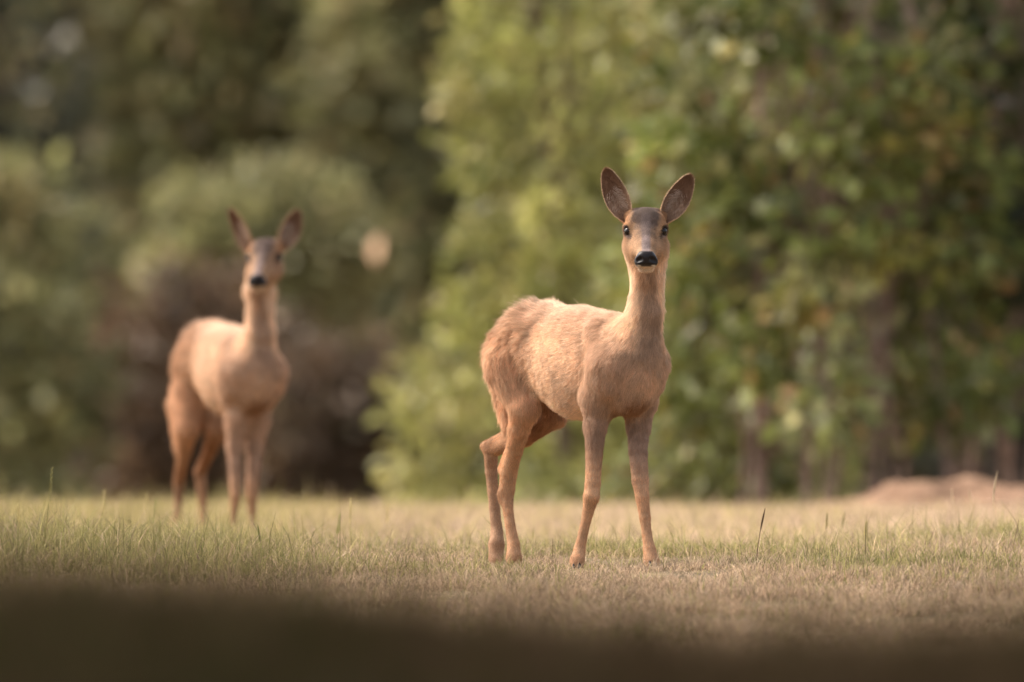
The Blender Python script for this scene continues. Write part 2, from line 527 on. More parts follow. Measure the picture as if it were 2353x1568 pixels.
def plant(name, label, cat, group, X, Y, rx, ry, ztop, zlow, n_clump, n_leaf, lsize, palette, weights, shape='round',
          clump_r=0.16, stems=5, stem_mat=None, stem_r=0.02, seed=0, shell=0.55, foot=0.25, hollow=0.0, droop=0.3):
    """tapered stems and limbs, and a crown of leaf clumps spread through its volume"""
    global rng
    rng = np.random.default_rng(1000 + seed)
    zg = float(ground_z(X, Y))
    root = empty(name, (X, Y, zg))
    tag(root, label, cat, group)
    zl, zt = zlow - zg, ztop - zg
    H = zt - zl
    # clump centres
    c = []
    nn = SinNoise(500 + seed, 0.9)
    while len(c) < n_clump:
        d = rng.normal(size=3); d /= np.linalg.norm(d)
        r = rng.uniform(shell, 1.0) ** (1 / 2.0)
        if shape == 'round':
            p = np.array([d[0] * rx * r, d[1] * ry * r, zl + H * (0.5 + 0.5 * d[2] * r)])
        elif shape == 'column':
            h = rng.uniform(0, 1); a = rng.uniform(0, 6.283); q = rng.uniform(shell, 1) ** 0.6
            k = min(1.0, 0.75 + 0.25 * (1 - h)) * (1 - max(0, h - 0.85) / 0.15 * 0.6)
            p = np.array([math.cos(a) * rx * q * k, math.sin(a) * ry * q * k, zl + H * h])
        else:  # cone
            h = rng.uniform(0, 1) ** 1.35; a = rng.uniform(0, 6.283); q = rng.uniform(shell, 1) ** 0.6
            k = 1 - 0.88 * h
            p = np.array([math.cos(a) * rx * q * k, math.sin(a) * ry * q * k, zl + H * h])
        w = nn(p[None])[0]
        if w < -0.9 + hollow: continue
        p[:2] *= 1 + 0.10 * w
        c.append(p)
    c = np.array(c)
    # stems and limbs
    Vs, Fs, k = [], [], 0
    sm = stem_mat or M_bark
    for s in range(stems):
        a = rng.uniform(0, 6.283)
        foot_p = np.array([math.cos(a) * rx * foot * rng.uniform(.2, 1), math.sin(a) * ry * foot * rng.uniform(.2, 1), -0.05])
        foot_p[2] = float(ground_z(X + foot_p[0], Y + foot_p[1])) - zg - 0.05
        tgt = np.array([math.cos(a) * rx * 0.45, math.sin(a) * ry * 0.45, zl + H * rng.uniform(0.55, 0.85)])
        p = limb_path(foot_p, tgt, 0.03 * (1 + stem_r * 8))
        V, F = tube(p, np.linspace(stem_r, stem_r * 0.35, len(p)) * rng.uniform(0.7, 1.2), 7)
        Vs.append(V); Fs.append(F + k); k += len(V)
        for q in c[rng.integers(0, len(c), 9)]:
            i = rng.integers(1, len(p))
            pb = limb_path(p[i], q, 0.02, 5)
            V, F = tube(pb, np.linspace(stem_r * 0.35, stem_r * 0.08, 5), 5)
            Vs.append(V); Fs.append(F + k); k += len(V)
    mesh_np('trunk', np.concatenate(Vs), np.concatenate(Fs), sm, root)
    # leaves
    ci = rng.integers(0, n_clump, n_leaf)
    off = rng.normal(size=(n_leaf, 3)); off *= (rng.uniform(0, 1, (n_leaf, 1)) ** 0.5) / np.linalg.norm(off, axis=1, keepdims=True)
    cr = clump_r * rng.uniform(0.6, 1.4, n_clump)
    P = c[ci] + off * cr[ci][:, None] * np.array([1, 1, 0.8])
    D = off + rng.normal(0, 0.5, (n_leaf, 3)) + norm(c[ci] - np.array([0, 0, zl + H * 0.4])) * 0.4
    D[:, 2] -= droop
    pal = np.array(palette); wt = np.array(weights, float); wt /= wt.sum()
    pick = rng.choice(len(pal), n_leaf, p=wt)
    cl_tone = np.exp(rng.normal(0, 0.22, (n_clump, 1)))
    cl_pick = rng.choice(len(pal), n_clump, p=wt)
    cc = 0.55 * pal[pick] + 0.45 * pal[cl_pick[ci]]
    cc = cc * cl_tone[ci] * rng.uniform(0.7, 1.3, (n_leaf, 1))
    V, C, F = leaves(P, D, lsize * rng.uniform(0.6, 1.25, n_leaf), cc)
    o = mesh_np('crown', V, F, M_leaf, root, C)
    o['kind'] = 'stuff'
    return root


def px_x(px, Y): return (px - CX) / FPX * Y


GR = [(0.151, 0.172, 0.043), (0.209, 0.218, 0.061), (0.105, 0.126, 0.037), (0.394, 0.321, 0.086), (0.441, 0.218, 0.098), (0.278, 0.253, 0.148)]
DG = [(0.050, 0.065, 0.020), (0.075, 0.085, 0.026), (0.035, 0.045, 0.018), (0.15, 0.12, 0.045)]
YG = [(0.266, 0.263, 0.079), (0.343, 0.316, 0.109), (0.188, 0.201, 0.054), (0.4, 0.327, 0.145)]
OL = [(0.238, 0.235, 0.094), (0.311, 0.28, 0.131), (0.156, 0.157, 0.075), (0.347, 0.254, 0.139)]
BR = [(0.183, 0.114, 0.067), (0.129, 0.081, 0.05), (0.086, 0.06, 0.039), (0.161, 0.129, 0.067)]
DK = [(0.121, 0.138, 0.092), (0.177, 0.18, 0.115), (0.096, 0.099, 0.079), (0.231, 0.194, 0.146)]

# right: broadleaf bush with turning leaves
plant('broadleaf_bush', 'broadleaf bush with yellowing leaves and bare pale stems behind the deer', 'bush', None,
      px_x(1930, 40.6), 40.6, 0.62, 0.55, 2.6, 0.30, 140, 6500, 0.085, GR, [5, 4, 4, 1.0, 0.5, 1.6], 'column', 0.16, 14, M_palebark, 0.013, 1, 0.45, 0.8, 0.55)
plant('broadleaf_bush', 'darker green broadleaf bush beside the mound of leaf litter', 'bush', None,
      px_x(2480, 41.2), 41.2, 0.62, 0.6, 2.9, 0.40, 130, 5600, 0.08, DG, [4, 3, 4, 1], 'column', 0.18, 14, M_palebark, 0.017, 2, 0.4, 0.9, 0.3)
plant('broadleaf_bush', 'small light green bush between the yellow-green conifer and the yellowing bush', 'bush', None,
      px_x(1640, 42.5), 42.5, 0.33, 0.35, 2.2, 0.0, 100, 4200, 0.07, GR, [3, 6, 1, 1.3, 0.3, 2], 'column', 0.15, 5, M_bark, 0.016, 3, 0.4, 0.6, 0.1)
# middle: yellow-green conifers
plant('conifer', 'tall yellow-green conifer with a sloping outline next to the dark wood', 'tree', None,
      px_x(1395, 48), 48, 0.90, 0.8, 4.9, -0.25, 480, 17000, 0.07, YG, [4, 3, 3, 0.8], 'cone', 0.17, 1, M_bark, 0.07, 4, 0.65, 0.1, -1.5, 0.1)
plant('conifer', 'yellow-green conifer standing behind the deer with the outstretched hind leg', 'tree', None,
      px_x(1620, 50), 50, 0.70, 0.8, 6.5, -0.2, 280, 12000, 0.07, YG, [3, 2, 4, 0.8], 'cone', 0.20, 1, M_bark, 0.08, 5, 0.55, 0.1, 0.0, 0.1)
# left: bushes in front of the wood
plant('olive_bush', 'upright olive bush at the edge of the dark wood', 'bush', None,
      px_x(20, 62), 62, 0.45, 0.5, 1.75, -0.6, 110, 5000, 0.10, OL, [4, 3, 3, 1], 'round', 0.2, 4, M_bark, 0.02, 6, 0.4, 0.4, 0.1)
plant('olive_bush', 'round-topped olive bush behind the deer at the wood', 'bush', None,
      px_x(600, 66), 66, 0.70, 0.6, 1.68, 0.85, 110, 4800, 0.10, OL, [4, 4, 2, 1], 'round', 0.2, 5, M_bark, 0.03, 7, 0.3, 0.3, 0.1)
plant('bracken_clump', 'brown dying bracken clump at the foot of the round olive bush', 'bush', None,
      px_x(420, 64), 64, 0.62, 0.5, 1.15, -0.55, 110, 4500, 0.10, BR, [3, 3, 3, 1], 'round', 0.2, 6, M_bark, 0.012, 8, 0.3, 0.5, 0.2)
plant('bracken_clump', 'dark brown bracken clump beside the sloping conifer', 'bush', None,
      px_x(760, 63), 63, 0.40, 0.4, 0.8, -0.6, 70, 3000, 0.10, BR, [1, 3, 4, 1], 'round', 0.2, 5, M_bark, 0.012, 9, 0.3, 0.5, 0.2)

# the wood behind: single trees one can tell apart, then the mass
for i, (px, Y, rx, zt, zl, pal, lab) in enumerate([
        (120, 73, 1.3, 6.5, 0.3, DK, 'grey-green tree at the edge of the wood behind the upright olive bush'),
        (500, 71, 0.50, 4.2, 0.5, OL, 'slim olive tree rising behind the round-topped bush'),
        (840, 75, 1.3, 7.0, 0.2, DK, 'dark brown-green tree beside the sloping conifer'),
        (990, 70, 0.62, 5.0, -0.3, OL, 'narrow olive tree close behind the sloping conifer'),
        (300, 76, 1.0, 6.0, 0.6, OL, 'leafy olive tree standing among the dark trees of the wood'),
        (1500, 76, 1.6, 8.0, 0.0, DG, 'dark green tree rising behind the conifers'),
        (2250, 72, 1.7, 8.0, 0.0, DG, 'dark green tree rising behind the darker broadleaf bush'),
        (-450, 72, 1.2, 7.0, -0.2, DK, 'dark tree at the end of the wood beyond the olive bush')]):
    plant('wood_tree', lab, 'tree', 'trees of the dark wood', px_x(px, Y), Y, rx, rx, zt, zl, 200, 6500, 0.17, pal, [3, 3, 4, 1.2],
          'round', 0.38, 1, M_bark, 0.13, 20 + i, 0.35, 0.05, 0.0)

n = 76000
rng = np.random.default_rng(77)
P = np.stack([rng.uniform(-24, 24, n), rng.uniform(82, 94, n), np.zeros(n)], -1)
nz = SinNoise(91, 4.0)
hh = 8 + 2.5 * nz(P * np.array([1, 0.4, 1]))
P[:, 2] = ground_z(P[:, 0], P[:, 1]) + rng.uniform(0, 1, n) * hh
cc = np.array(DK)[rng.integers(0, 4, n)] * (0.85 + 0.3 * np.tanh(nz(P)))[:, None] * rng.uniform(0.7, 1.3, (n, 1))
V, C, F = leaves(P, rng.normal(size=(n, 3)), 0.58 * rng.uniform(0.6, 1.3, n), cc)
o = mesh_np('woodland', V, F, M_leaf, None, C)
tag(o, 'dark mass of woodland closing off the meadow', 'woodland', None, 'stuff')

# a pale leaf added to make a bright out-of-focus disc before the wood
p = at(863, 571, 60.0)
root = empty('glint_leaf', p)
tag(root, 'pale orange leaf added as a bright spot in front of the dark wood', 'leaf')
V, C, F = leaves(np.array([[0, 0, -0.075]]), np.array([[0.05, 0.1, 1.0]]), np.array([0.15]), np.array([[0.85, 0.55, 0.33]]))
mesh_np('added_leaf_blade', V, F, M_leaf, root, C)
V, F_ = tube(np.array([[0, 0, -0.075], [0.004, 0, -0.10], [0.012, 0, -0.12]]), np.array([0.0025, 0.002, 0.002]))
mesh_np('added_leaf_stalk', V, F_, M_bark, root)

# mound of leaf litter under the bushes
mx, my = np.meshgrid(np.linspace(-1, 1, 40), np.linspace(-1, 1, 26), indexing='ij')
X0, Y0 = px_x(2250, 38.4), 38.4
mr_ = np.clip(1 - mx ** 2 - my ** 2, 0, 1)
PX, PY = X0 + mx.ravel() * 0.72, Y0 + my.ravel() * 0.5
PZ = ground_z(PX, PY) - 0.02 + 0.105 * mr_.ravel() ** 0.8 * (1 + 0.25 * _n2(np.stack([PX, PY], -1)))
I = np.arange(mx.size).reshape(mx.shape)
Q = np.stack([I[:-1, :-1], I[1:, :-1], I[1:, 1:], I[:-1, 1:]], -1).reshape(-1, 4)
o = mesh_np('litter_mound', np.stack([PX, PY, PZ], -1), Q, M_litter)
tag(o, 'low mound of reddish brown leaf litter under the broadleaf bushes', None, None, 'structure')


# ------------------------------------------------------------------ the deer
class Field:
    """smooth union of tapered limbs, meshed as one continuous skin"""
    def __init__(s):
        s.prims = []

    def add(s, a, b, ra, rb, k=0.02, colr=None, hair=0.010, flow=None, lat=None, lift=0.22, grp='t'):
        a = np.asarray(a, float); b = np.asarray(b, float)
        if np.linalg.norm(b - a) < 1e-6: b = a + np.array([0, 0, 1e-4])
        s.prims.append(dict(a=a, b=b, ra=ra, rb=rb, k=k, col=np.array(colr), hair=hair,
                            flow=norm(np.asarray(flow if flow is not None else b - a, float)), lat=lat, lift=lift, grp=grp))

    @staticmethod
    def dist(pr, P):
        a, b = pr['a'], pr['b']
        ab = b - a
        ap = P - a
        sc = 1.0
        if pr['lat'] is not None:
            u, f = pr['lat']; u = u.astype(P.dtype)
            ap = ap + (ap @ u)[..., None] * u * (1 / f - 1)
            ab = ab + (ab @ u) * u * (1 / f - 1)
            sc = min(1.0, f) ** 0.5
        t = np.clip((ap @ ab.astype(P.dtype)) / (ab @ ab), 0, 1)
        return (np.linalg.norm(ap - t[..., None] * ab.astype(P.dtype), axis=-1) - (pr['ra'] + (pr['rb'] - pr['ra']) * t)) * sc

    def mesh(s, h, carve=()):
        lo = np.min([np.minimum(p['a'], p['b']) - max(p['ra'], p['rb']) * 1.2 for p in s.prims], 0) - 0.03
        hi = np.max([np.maximum(p['a'], p['b']) + max(p['ra'], p['rb']) * 1.2 for p in s.prims], 0) + 0.03
        n = np.ceil((hi - lo) / h).astype(int) + 1
        ax = [(lo[i] + h * np.arange(n[i])).astype(np.float32) for i in range(3)]
        G = np.full(n, 0.2, np.float32)

        def sub(p, pad):
            l = np.minimum(p['a'], p['b']) - max(p['ra'], p['rb']) * 1.25 - pad
            u = np.maximum(p['a'], p['b']) + max(p['ra'], p['rb']) * 1.25 + pad
            i0 = np.clip(np.floor((l - lo) / h).astype(int), 0, n); i1 = np.clip(np.ceil((u - lo) / h).astype(int) + 1, 0, n)
            sl = tuple(slice(i0[i], i1[i]) for i in range(3))
            P = np.stack(np.meshgrid(*[ax[i][sl[i]] for i in range(3)], indexing='ij'), -1)
            return sl, P

        for p in s.prims:
            k = p['k']
            sl, P = sub(p, k + 0.012)
            d = s.dist(p, P).astype(np.float32)
            g_ = G[sl]
            t = np.clip(0.5 + 0.5 * (g_ - d) / k, 0, 1)
            G[sl] = g_ * (1 - t) + d * t - k * t * (1 - t)
        for p in carve:
            k = p['k']
            sl, P = sub(p, k + 0.01)
            d = -s.dist(p, P).astype(np.float32)
            g_ = G[sl]
            t = np.clip(0.5 - 0.5 * (g_ - d) / k, 0, 1)
            G[sl] = g_ * (1 - t) + d * t + k * t * (1 - t)
        return surface_nets(G, lo, h)


def surface_nets(G, lo, h):
    S = G < 0
    nx, ny, nz = G.shape
    cnt = np.zeros((nx - 1, ny - 1, nz - 1), np.int8)
    for i in (0, 1):
        for j in (0, 1):
            for k in (0, 1):
                cnt += S[i:nx - 1 + i, j:ny - 1 + j, k:nz - 1 + k]
    cell = np.argwhere((cnt > 0) & (cnt < 8))
    idx = np.full(cnt.shape, -1, np.int32)
    idx[tuple(cell.T)] = np.arange(len(cell))
    acc = np.zeros((len(cell), 3)); num = np.zeros(len(cell))
    cor = [(i, j, k) for i in (0, 1) for j in (0, 1) for k in (0, 1)]
    for a in cor:
        for ax in range(3):
            if a[ax]: continue
            b = list(a); b[ax] = 1
            ga = G[tuple((cell + np.array(a)).T)]; gb = G[tuple((cell + np.array(b)).T)]
            m = (ga < 0) != (gb < 0)
            t = np.where(m, ga / np.where(m, ga - gb, 1), 0)
            p = np.tile(np.array(a, float), (len(cell), 1)); p[:, ax] += t
            acc += p * m[:, None]; num += m
    V = lo + h * (cell + acc / num[:, None])
    F = []
    for ax in range(3):
        o1, o2 = [(1, 2), (2, 0), (0, 1)][ax]
        A = np.moveaxis(S, ax, 0)
        s0 = np.take(S, range(0, S.shape[ax] - 1), ax); s1 = np.take(S, range(1, S.shape[ax]), ax)
        e = np.argwhere(s0 != s1)
        e = e[(e[:, o1] > 0) & (e[:, o2] > 0) & (e[:, o1] < S.shape[o1] - 1) & (e[:, o2] < S.shape[o2] - 1)]
        d1 = np.zeros(3, int); d1[o1] = 1
        d2 = np.zeros(3, int); d2[o2] = 1
        q = np.stack([idx[tuple((e - d1 - d2).T)], idx[tuple((e - d2).T)], idx[tuple(e.T)], idx[tuple((e - d1).T)]], -1)
        fl = s1[tuple(e.T)]
        q[fl] = q[fl][:, ::-1]
        F.append(q)
    F = np.concatenate(F)
    return V, F[(F >= 0).all(1)]


def relax(V, F, it=2, w=0.5):
    n = len(V)
    for _ in range(it):
        acc = np.zeros_like(V); c = np.zeros(n)
        for i in range(4):
            for j in ((i + 1) % 4, (i - 1) % 4):
                for d in range(3):
                    acc[:, d] += np.bincount(F[:, i], V[F[:, j], d], n)
                c += np.bincount(F[:, i], minlength=n)
        V = V + w * (acc / np.maximum(c, 1)[:, None] - V)
    return V


def vnormals(V, F):
    fn = np.cross(V[F[:, 2]] - V[F[:, 0]], V[F[:, 3]] - V[F[:, 1]])
    N = np.zeros_like(V)
    for i in range(4):
        for d in range(3):
            N[:, d] += np.bincount(F[:, i], fn[:, d], len(V))
    return norm(N)


def fur_curves(name, roots, dirs, length, cols_, parent, r0=0.00042, npts=4, bendv=None):
    n = len(roots)
    cu = bpy.data.hair_curves.new(name)
    cu.add_curves([npts] * n)
    t = np.linspace(0, 1, npts)[None, :, None]
    P = roots[:, None] + dirs[:, None] * length[:, None, None] * t
    if bendv is not None:
        P = P + bendv[:, None] * (length[:, None, None] * t * t)
    cu.attributes['position'].data.foreach_set('vector', P.astype(np.float32).ravel()) if 'position' in cu.attributes else None
    ra = cu.attributes.get('radius') or cu.attributes.new('radius', 'FLOAT', 'POINT')
    rr = np.tile((r0 * np.linspace(1, 0.25, npts)).astype(np.float32), n)
    ra.data.foreach_set('value', rr)
    ca = cu.attributes.new('Col', 'FLOAT_COLOR', 'CURVE')
    c4 = np.ones((n, 4), np.float32); c4[:, :3] = cols_
    ca.data.foreach_set('color', c4.ravel())
    cu.materials.append(M_fur)
    o = bpy.data.objects.new(name, cu)
    col.objects.link(o)
    o.parent = parent
    return o


BUFF = (0.77, 0.57, 0.395); BACK = (0.68, 0.51, 0.38); RUMP = (0.67, 0.455, 0.29); NECK = (0.84, 0.655, 0.47)
LEG = (0.6, 0.375, 0.22); LEGD = (0.44, 0.3, 0.21); CHEST = (0.56, 0.395, 0.275); GREY = (0.435, 0.339, 0.288)
FACE = (.45,.295,.175); THROAT = (0.704, 0.486, 0.314); INNER = (0.42, 0.22, 0.11); HOCK = (0.34, 0.21, 0.13)


def build_deer(label, Y0, X0, theta, legs, head_px, head_yaw, ears, vox, n_hair, neck_pts, hooves, seed, scale=1.0, head_roll=0.0, tint=(1.0, 0.94, 0.92)):
    r = np.random.default_rng(seed)
    Fw = np.array([math.sin(theta), -math.cos(theta), 0.0]); Rt = np.array([-math.cos(theta), -math.sin(theta), 0.0]); Up = np.array([0, 0, 1.0])
    O = np.array([X0, Y0, 0.0])

    def L(f, l, z): return O + (Fw * f + Rt * l) * 0.001 * scale + Up * z * 0.001 * scale
    def W(px, py, dY): return at(px, py, Y0 + dY)
    mm = 0.001 * Y0 / 26.0     # radii are given in picture pixels, about millimetres
    fd = Field()
    bk = norm(-Fw + 0.35 * -Up)
    dn = norm(-Up - 0.35 * Fw)
    m_ = 0.001 * scale
    A = fd.add
    # trunk
    A(L(20, 0, 470), L(-150, 0, 472), 114 * m_, 114 * m_, 0.02, BUFF, 0.011, bk, (Rt, 0.66))
    A(L(-150, 0, 473), L(-275, 0, 500), 113 * m_, 96 * m_, 0.05, BUFF, 0.011, bk, (Rt, 0.76))
    A(L(-25, 0, 536), L(-140, 0, 548), 36 * m_, 36 * m_, 0.04, BACK, 0.012, norm(-Fw), None, 0.3)
    A(L(-140, 0, 548), L(-295, 0, 560), 36 * m_, 40 * m_, 0.03, BACK, 0.013, norm(-Fw), None, 0.3)
    A(L(-280, 0, 522), L(-355, 0, 517), 74 * m_, 70 * m_, 0.05, RUMP, 0.020, bk, None, 0.42)
    for s in (1, -1):
        A(L(-310, 30 * s, 527), L(-375, 32 * s, 494), 58 * m_, 54 * m_, 0.04, RUMP, 0.021, norm(bk - 0.5 * Up), None, 0.45)
        A(L(-15, 42 * s, 548), L(35, 54 * s, 470), 27 * m_, 40 * m_, 0.018, CHEST, 0.010, norm(-Fw * 0.7 - Up), None, 0.2)
        A(L(54, 40 * s, 470), L(42, 42 * s, 440), 57 * m_, 53 * m_, 0.018, CHEST, 0.012, dn, None, 0.25)
        A(L(35, 51 * s, 465), L(0, 51 * s, 400), 40 * m_, 35 * m_, 0.024, CHEST, 0.011, dn, None, 0.25)
    A(L(74, 0, 490), L(56, 0, 405), 54 * m_, 48 * m_, 0.016, CHEST, 0.014, norm(-Up), None, 0.25)
    # neck
    npt = [L(*q[:3]) for q in neck_pts]
    nr = [q[3] * m_ for q in neck_pts]
    for i in range(len(npt) - 1):
        A(npt[i], npt[i + 1], nr[i], nr[i + 1], 0.028 if i == 0 else 0.008, NECK, 0.012, norm(npt[i] - npt[i + 1] - 0.02 * Fw), None, 0.24)
    # legs: chain of (px, py, dY, radius px)
    for lg in legs:
        pts = [W(*q[:3]) for q in lg['pts']]
        rad = [q[3] * mm for q in lg['pts']]
        for i in range(len(pts) - 1):
            c = lg['cols'][min(i, len(lg['cols']) - 1)]
            hl = max(0.0045, (0.014 if lg['hind'] else 0.010) * (1 - i / 3.2))
            A(pts[i], pts[i + 1], rad[i], rad[i + 1], (0.035, 0.014, 0.004)[min(i, 2)], c, hl, norm(pts[i + 1] - pts[i]), None, 0.25 if i < 2 else 0.16, 'leg')
        for q in lg.get('extra', []):
            A(W(*q[0][:3]), W(*q[1][:3]), q[0][3] * mm, q[1][3] * mm, 0.014, q[2], q[3], norm(-Up - 0.2 * Fw), None, 0.25, 'leg')
    # head: a towards the nose, b to the animal's left, c up
    hc = W(*head_px)
    ca_, sa_ = math.cos(head_yaw), math.sin(head_yaw)
    ha = np.array([sa_, -ca_, 0.0]); hb = np.array([ca_, sa_, 0.0])
    hu = Up * math.cos(head_roll) + hb * math.sin(head_roll); hb = hb * math.cos(head_roll) - Up * math.sin(head_roll)

    def Hd(a, b, c): return hc + (ha * a + hb * b + hu * c) * 0.001
    fb = norm(-ha + 0.35 * hu)
    def AH(p, q, r1, r2, k, c, hl=0.004, fl=None, lat=None): A(Hd(*p), Hd(*q), r1 * 0.001, r2 * 0.001, k, c, hl, fb if fl is None else fl, lat, 0.18, 'head')
    AH((-18, 0, -4), (28, 0, -2), 37, 35, 0.02, FACE, 0.007)
    AH((30, -22, -2), (30, 22, -2), 24, 24, 0.02, FACE, 0.005)
    AH((-4, -24, 14), (-4, 24, 14), 20, 20, 0.012, FACE, 0.005)
    AH((45, 0, -23), (105, 0, -60), 33, 22, 0.02, FACE)
    AH((105, 0, -62), (148, 0, -82), 21.5, 18.5, 0.015, FACE, 0.003, None, (hb, 1.08))
    AH((153, -7, -78), (153, 7, -78), 12.5, 12.5, 0.008, FACE, 0.0015)
    AH((150, -15, -89), (150, 15, -89), 11.5, 11.5, 0.008, FACE, 0.0015)
    AH((137, -14, -91), (137, 14, -91), 12, 12, 0.010, FACE, 0.003)
    AH((55, 0, -80), (126, 0, -102), 20, 10, 0.012, NECK, 0.005)
    AH((129, -9, -105), (129, 9, -105), 9.5, 9.5, 0.006, NECK, 0.0022)
    AH((-5, 0, -45), (50, 0, -70), 34, 24, 0.03, FACE, 0.008, norm(-ha - 0.5 * hu))
    for s in (1, -1):
        AH((40, 33 * s, -18), (44, 33 * s, -18), 18, 17, 0.012, FACE)
        AH((54, 36 * s, -5), (42, 46 * s, -7), 5, 5, 0.006, FACE, 0.003)
        AH((15, 25 * s, -50), (78, 17 * s, -66), 26, 18, 0.02, FACE, 0.006, norm(-ha - 0.3 * hu))
        AH((-18, 35 * s, 6), (-18, 38 * s, 14), 14, 11, 0.014, FACE, 0.005, hu)
    carve = []
    for s in (1, -1):
        carve.append(dict(a=Hd(163, 12 * s, -84), b=Hd(157, 20 * s, -87), ra=0.0052, rb=0.0042, k=0.003, lat=None))
        carve.append(dict(a=Hd(54, 43 * s, -19), b=Hd(55, 43.5 * s, -19), ra=0.0092, rb=0.0092, k=0.003, lat=None))
    carve.append(dict(a=Hd(158, -14, -100), b=Hd(158, 14, -100), ra=0.0035, rb=0.0035, k=0.003, lat=None))
    carve.append(dict(a=Hd(173, 0, -84), b=Hd(168, 0, -104), ra=0.003, rb=0.003, k=0.003, lat=None))
    V, F = fd.mesh(vox, carve)
    V = relax(V, F, 2, 0.4)
    N = vnormals(V, F)

    # ---- colour, hair length and hair flow from the limbs nearby
    D = np.stack([fd.dist(p, V) for p in fd.prims], 1)
    w = np.exp(-(D - D.min(1, keepdims=True)) / 0.012); w /= w.sum(1, keepdims=True)
    C = w @ np.array([p['col'] for p in fd.prims])
    HL = w @ np.array([p['hair'] for p in fd.prims])
    FL = w @ np.array([p['flow'] for p in fd.prims])
    LI = w @ np.array([p['lift'] for p in fd.prims])
    hw = w @ np.array([1.0 if p['grp'] == 'head' else 0.0 for p in fd.prims])
    tw = w @ np.array([1.0 if p['grp'] == 't' else 0.0 for p in fd.prims])
    q = (V - hc) * 1000
    a, b, c = q @ ha, q @ hb, q @ hu
    ab_ = np.abs(b)

    def mix(cur, colr, m): return cur * (1 - m[:, None]) + np.array(colr) * m[:, None]
    nzA = SinNoise(seed + 1, 0.05); nzB = SinNoise(seed + 2, 0.018); nzC = SinNoise(seed + 3, 0.16)
    na, nb, nc = nzA(V), nzB(V), nzC(V)
    # trunk: paler flank, greyer back and rump mottling, pale rump edge
    lf = ((V - O) @ Fw) * 1000 / scale; ll = ((V - O) @ Rt) * 1000 / scale; lz = V[:, 2] * 1000 / scale
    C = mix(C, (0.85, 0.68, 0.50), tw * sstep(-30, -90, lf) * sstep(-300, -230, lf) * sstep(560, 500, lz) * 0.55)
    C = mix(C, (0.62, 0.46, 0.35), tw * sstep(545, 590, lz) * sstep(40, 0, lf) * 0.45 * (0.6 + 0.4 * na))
    C = mix(C, (0.50, 0.32, 0.20), tw * sstep(-270, -320, lf) * np.clip(0.22 + 0.5 * na, 0, 0.75) * sstep(0, 60, np.abs(ll)))
    C = mix(C, (0.86, 0.68, 0.46), tw * sstep(-425, -455, lf) * 0.7)
    tf = np.exp(-(((lf + 300) / 28) ** 2 + ((lz - 600) / 22) ** 2)) * tw
    C = mix(C, (0.60, 0.40, 0.25), np.clip(tf * 1.5, 0, 0.8))
    HL = HL + 0.009 * tf + 0.006 * tw * sstep(-395, -430, lf); LI = LI + 0.35 * tf + 0.2 * tw * sstep(-395, -430, lf)
    # breast: grey throat stripe down the middle of the neck, rusty pit between the forelegs
    cz = np.interp(lz, [q_[2] for q_ in neck_pts], [q_[0] for q_ in neck_pts])
    tn = sstep(540, 670, lz)[:, None]
    axp = O + Fw * (np.where(lz > 500, cz, 20) * 0.001 * scale)[:, None]
    rv = V - axp; rv[:, 2] = 0; rv = norm(rv)
    cosf = (rv * norm(Fw * (1 - tn) + ha * tn)).sum(1)
    nk = (1 - hw) * sstep(470, 520, lz)
    C = mix(C, (0.88, 0.73, 0.56), nk * sstep(0.70, 0.40, cosf) * sstep(560, 640, lz) * 0.8)  # paler neck sides, with the rim glow painted into the coat
    C = mix(C, (0.43, 0.31, 0.225), (1 - hw) * sstep(0.72, 0.95, cosf + 0.05 * na) * sstep(430, 520, lz) * sstep(690, 610, lz) * 0.85)
    C = mix(C, (0.46, 0.285, 0.165), (1 - hw) * sstep(0.78, 0.96, cosf + 0.05 * na) * sstep(610, 670, lz) * 0.9)
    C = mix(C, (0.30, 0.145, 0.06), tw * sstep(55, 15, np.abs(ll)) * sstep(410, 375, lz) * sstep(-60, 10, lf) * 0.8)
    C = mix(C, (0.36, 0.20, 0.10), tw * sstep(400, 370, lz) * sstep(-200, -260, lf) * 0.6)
    # head
    C = mix(C, (0.50, 0.27, 0.12), hw * sstep(30, 42, ab_) * sstep(-45, -10, c) * 0.6)
    C = mix(C, (0.135, 0.105, 0.098), hw * sstep(36, 20, ab_ + 4 * nb) * sstep(-22, 2, c + 3 * na) * sstep(-20, 10, a) * 0.9)
    C = mix(C, (0.30, 0.25, 0.245), hw * sstep(13, 7, ab_) * sstep(52, 64, a) * sstep(-92, -70, c) * 0.9)
    C = mix(C, (0.20, 0.15, 0.12), hw * 1.2 * sstep(28, 12, ab_ + 4 * nb) * sstep(38, 60, a) * sstep(120, 90, a) * sstep(-70, -30, c) * 0.5)
    C = mix(C, (0.54, 0.345, 0.19), hw * sstep(18, 30, ab_) * sstep(60, 90, a) * sstep(-40, -60, c) * 0.35)
    for s in (1, -1):
        e = np.sqrt(((a - 52) / 1.0) ** 2 + (b - 42 * s) ** 2 + ((c + 18) / 1.1) ** 2)
        C = mix(C, (0.035, 0.025, 0.022), sstep(13.6, 11.5, e))
        e3 = np.sqrt((a - 56) ** 2 + (b - 41 * s) ** 2 + ((c + 31) * 1.5) ** 2)
        C = mix(C, (0.46, 0.36, 0.32), sstep(9, 5, e3) * 0.75)
        e2 = np.sqrt((a - 62) ** 2 + ((b - 34 * s) * 1.1) ** 2 + ((c + 31) * 0.75) ** 2)
        C = mix(C, (0.10, 0.075, 0.065), sstep(8, 3, e2) * 0.8)
    C = mix(C, (0.72, 0.60, 0.48), hw * sstep(-97, -102, c + 0.05 * (a - 130)) * sstep(60, 100, a) * 0.85)
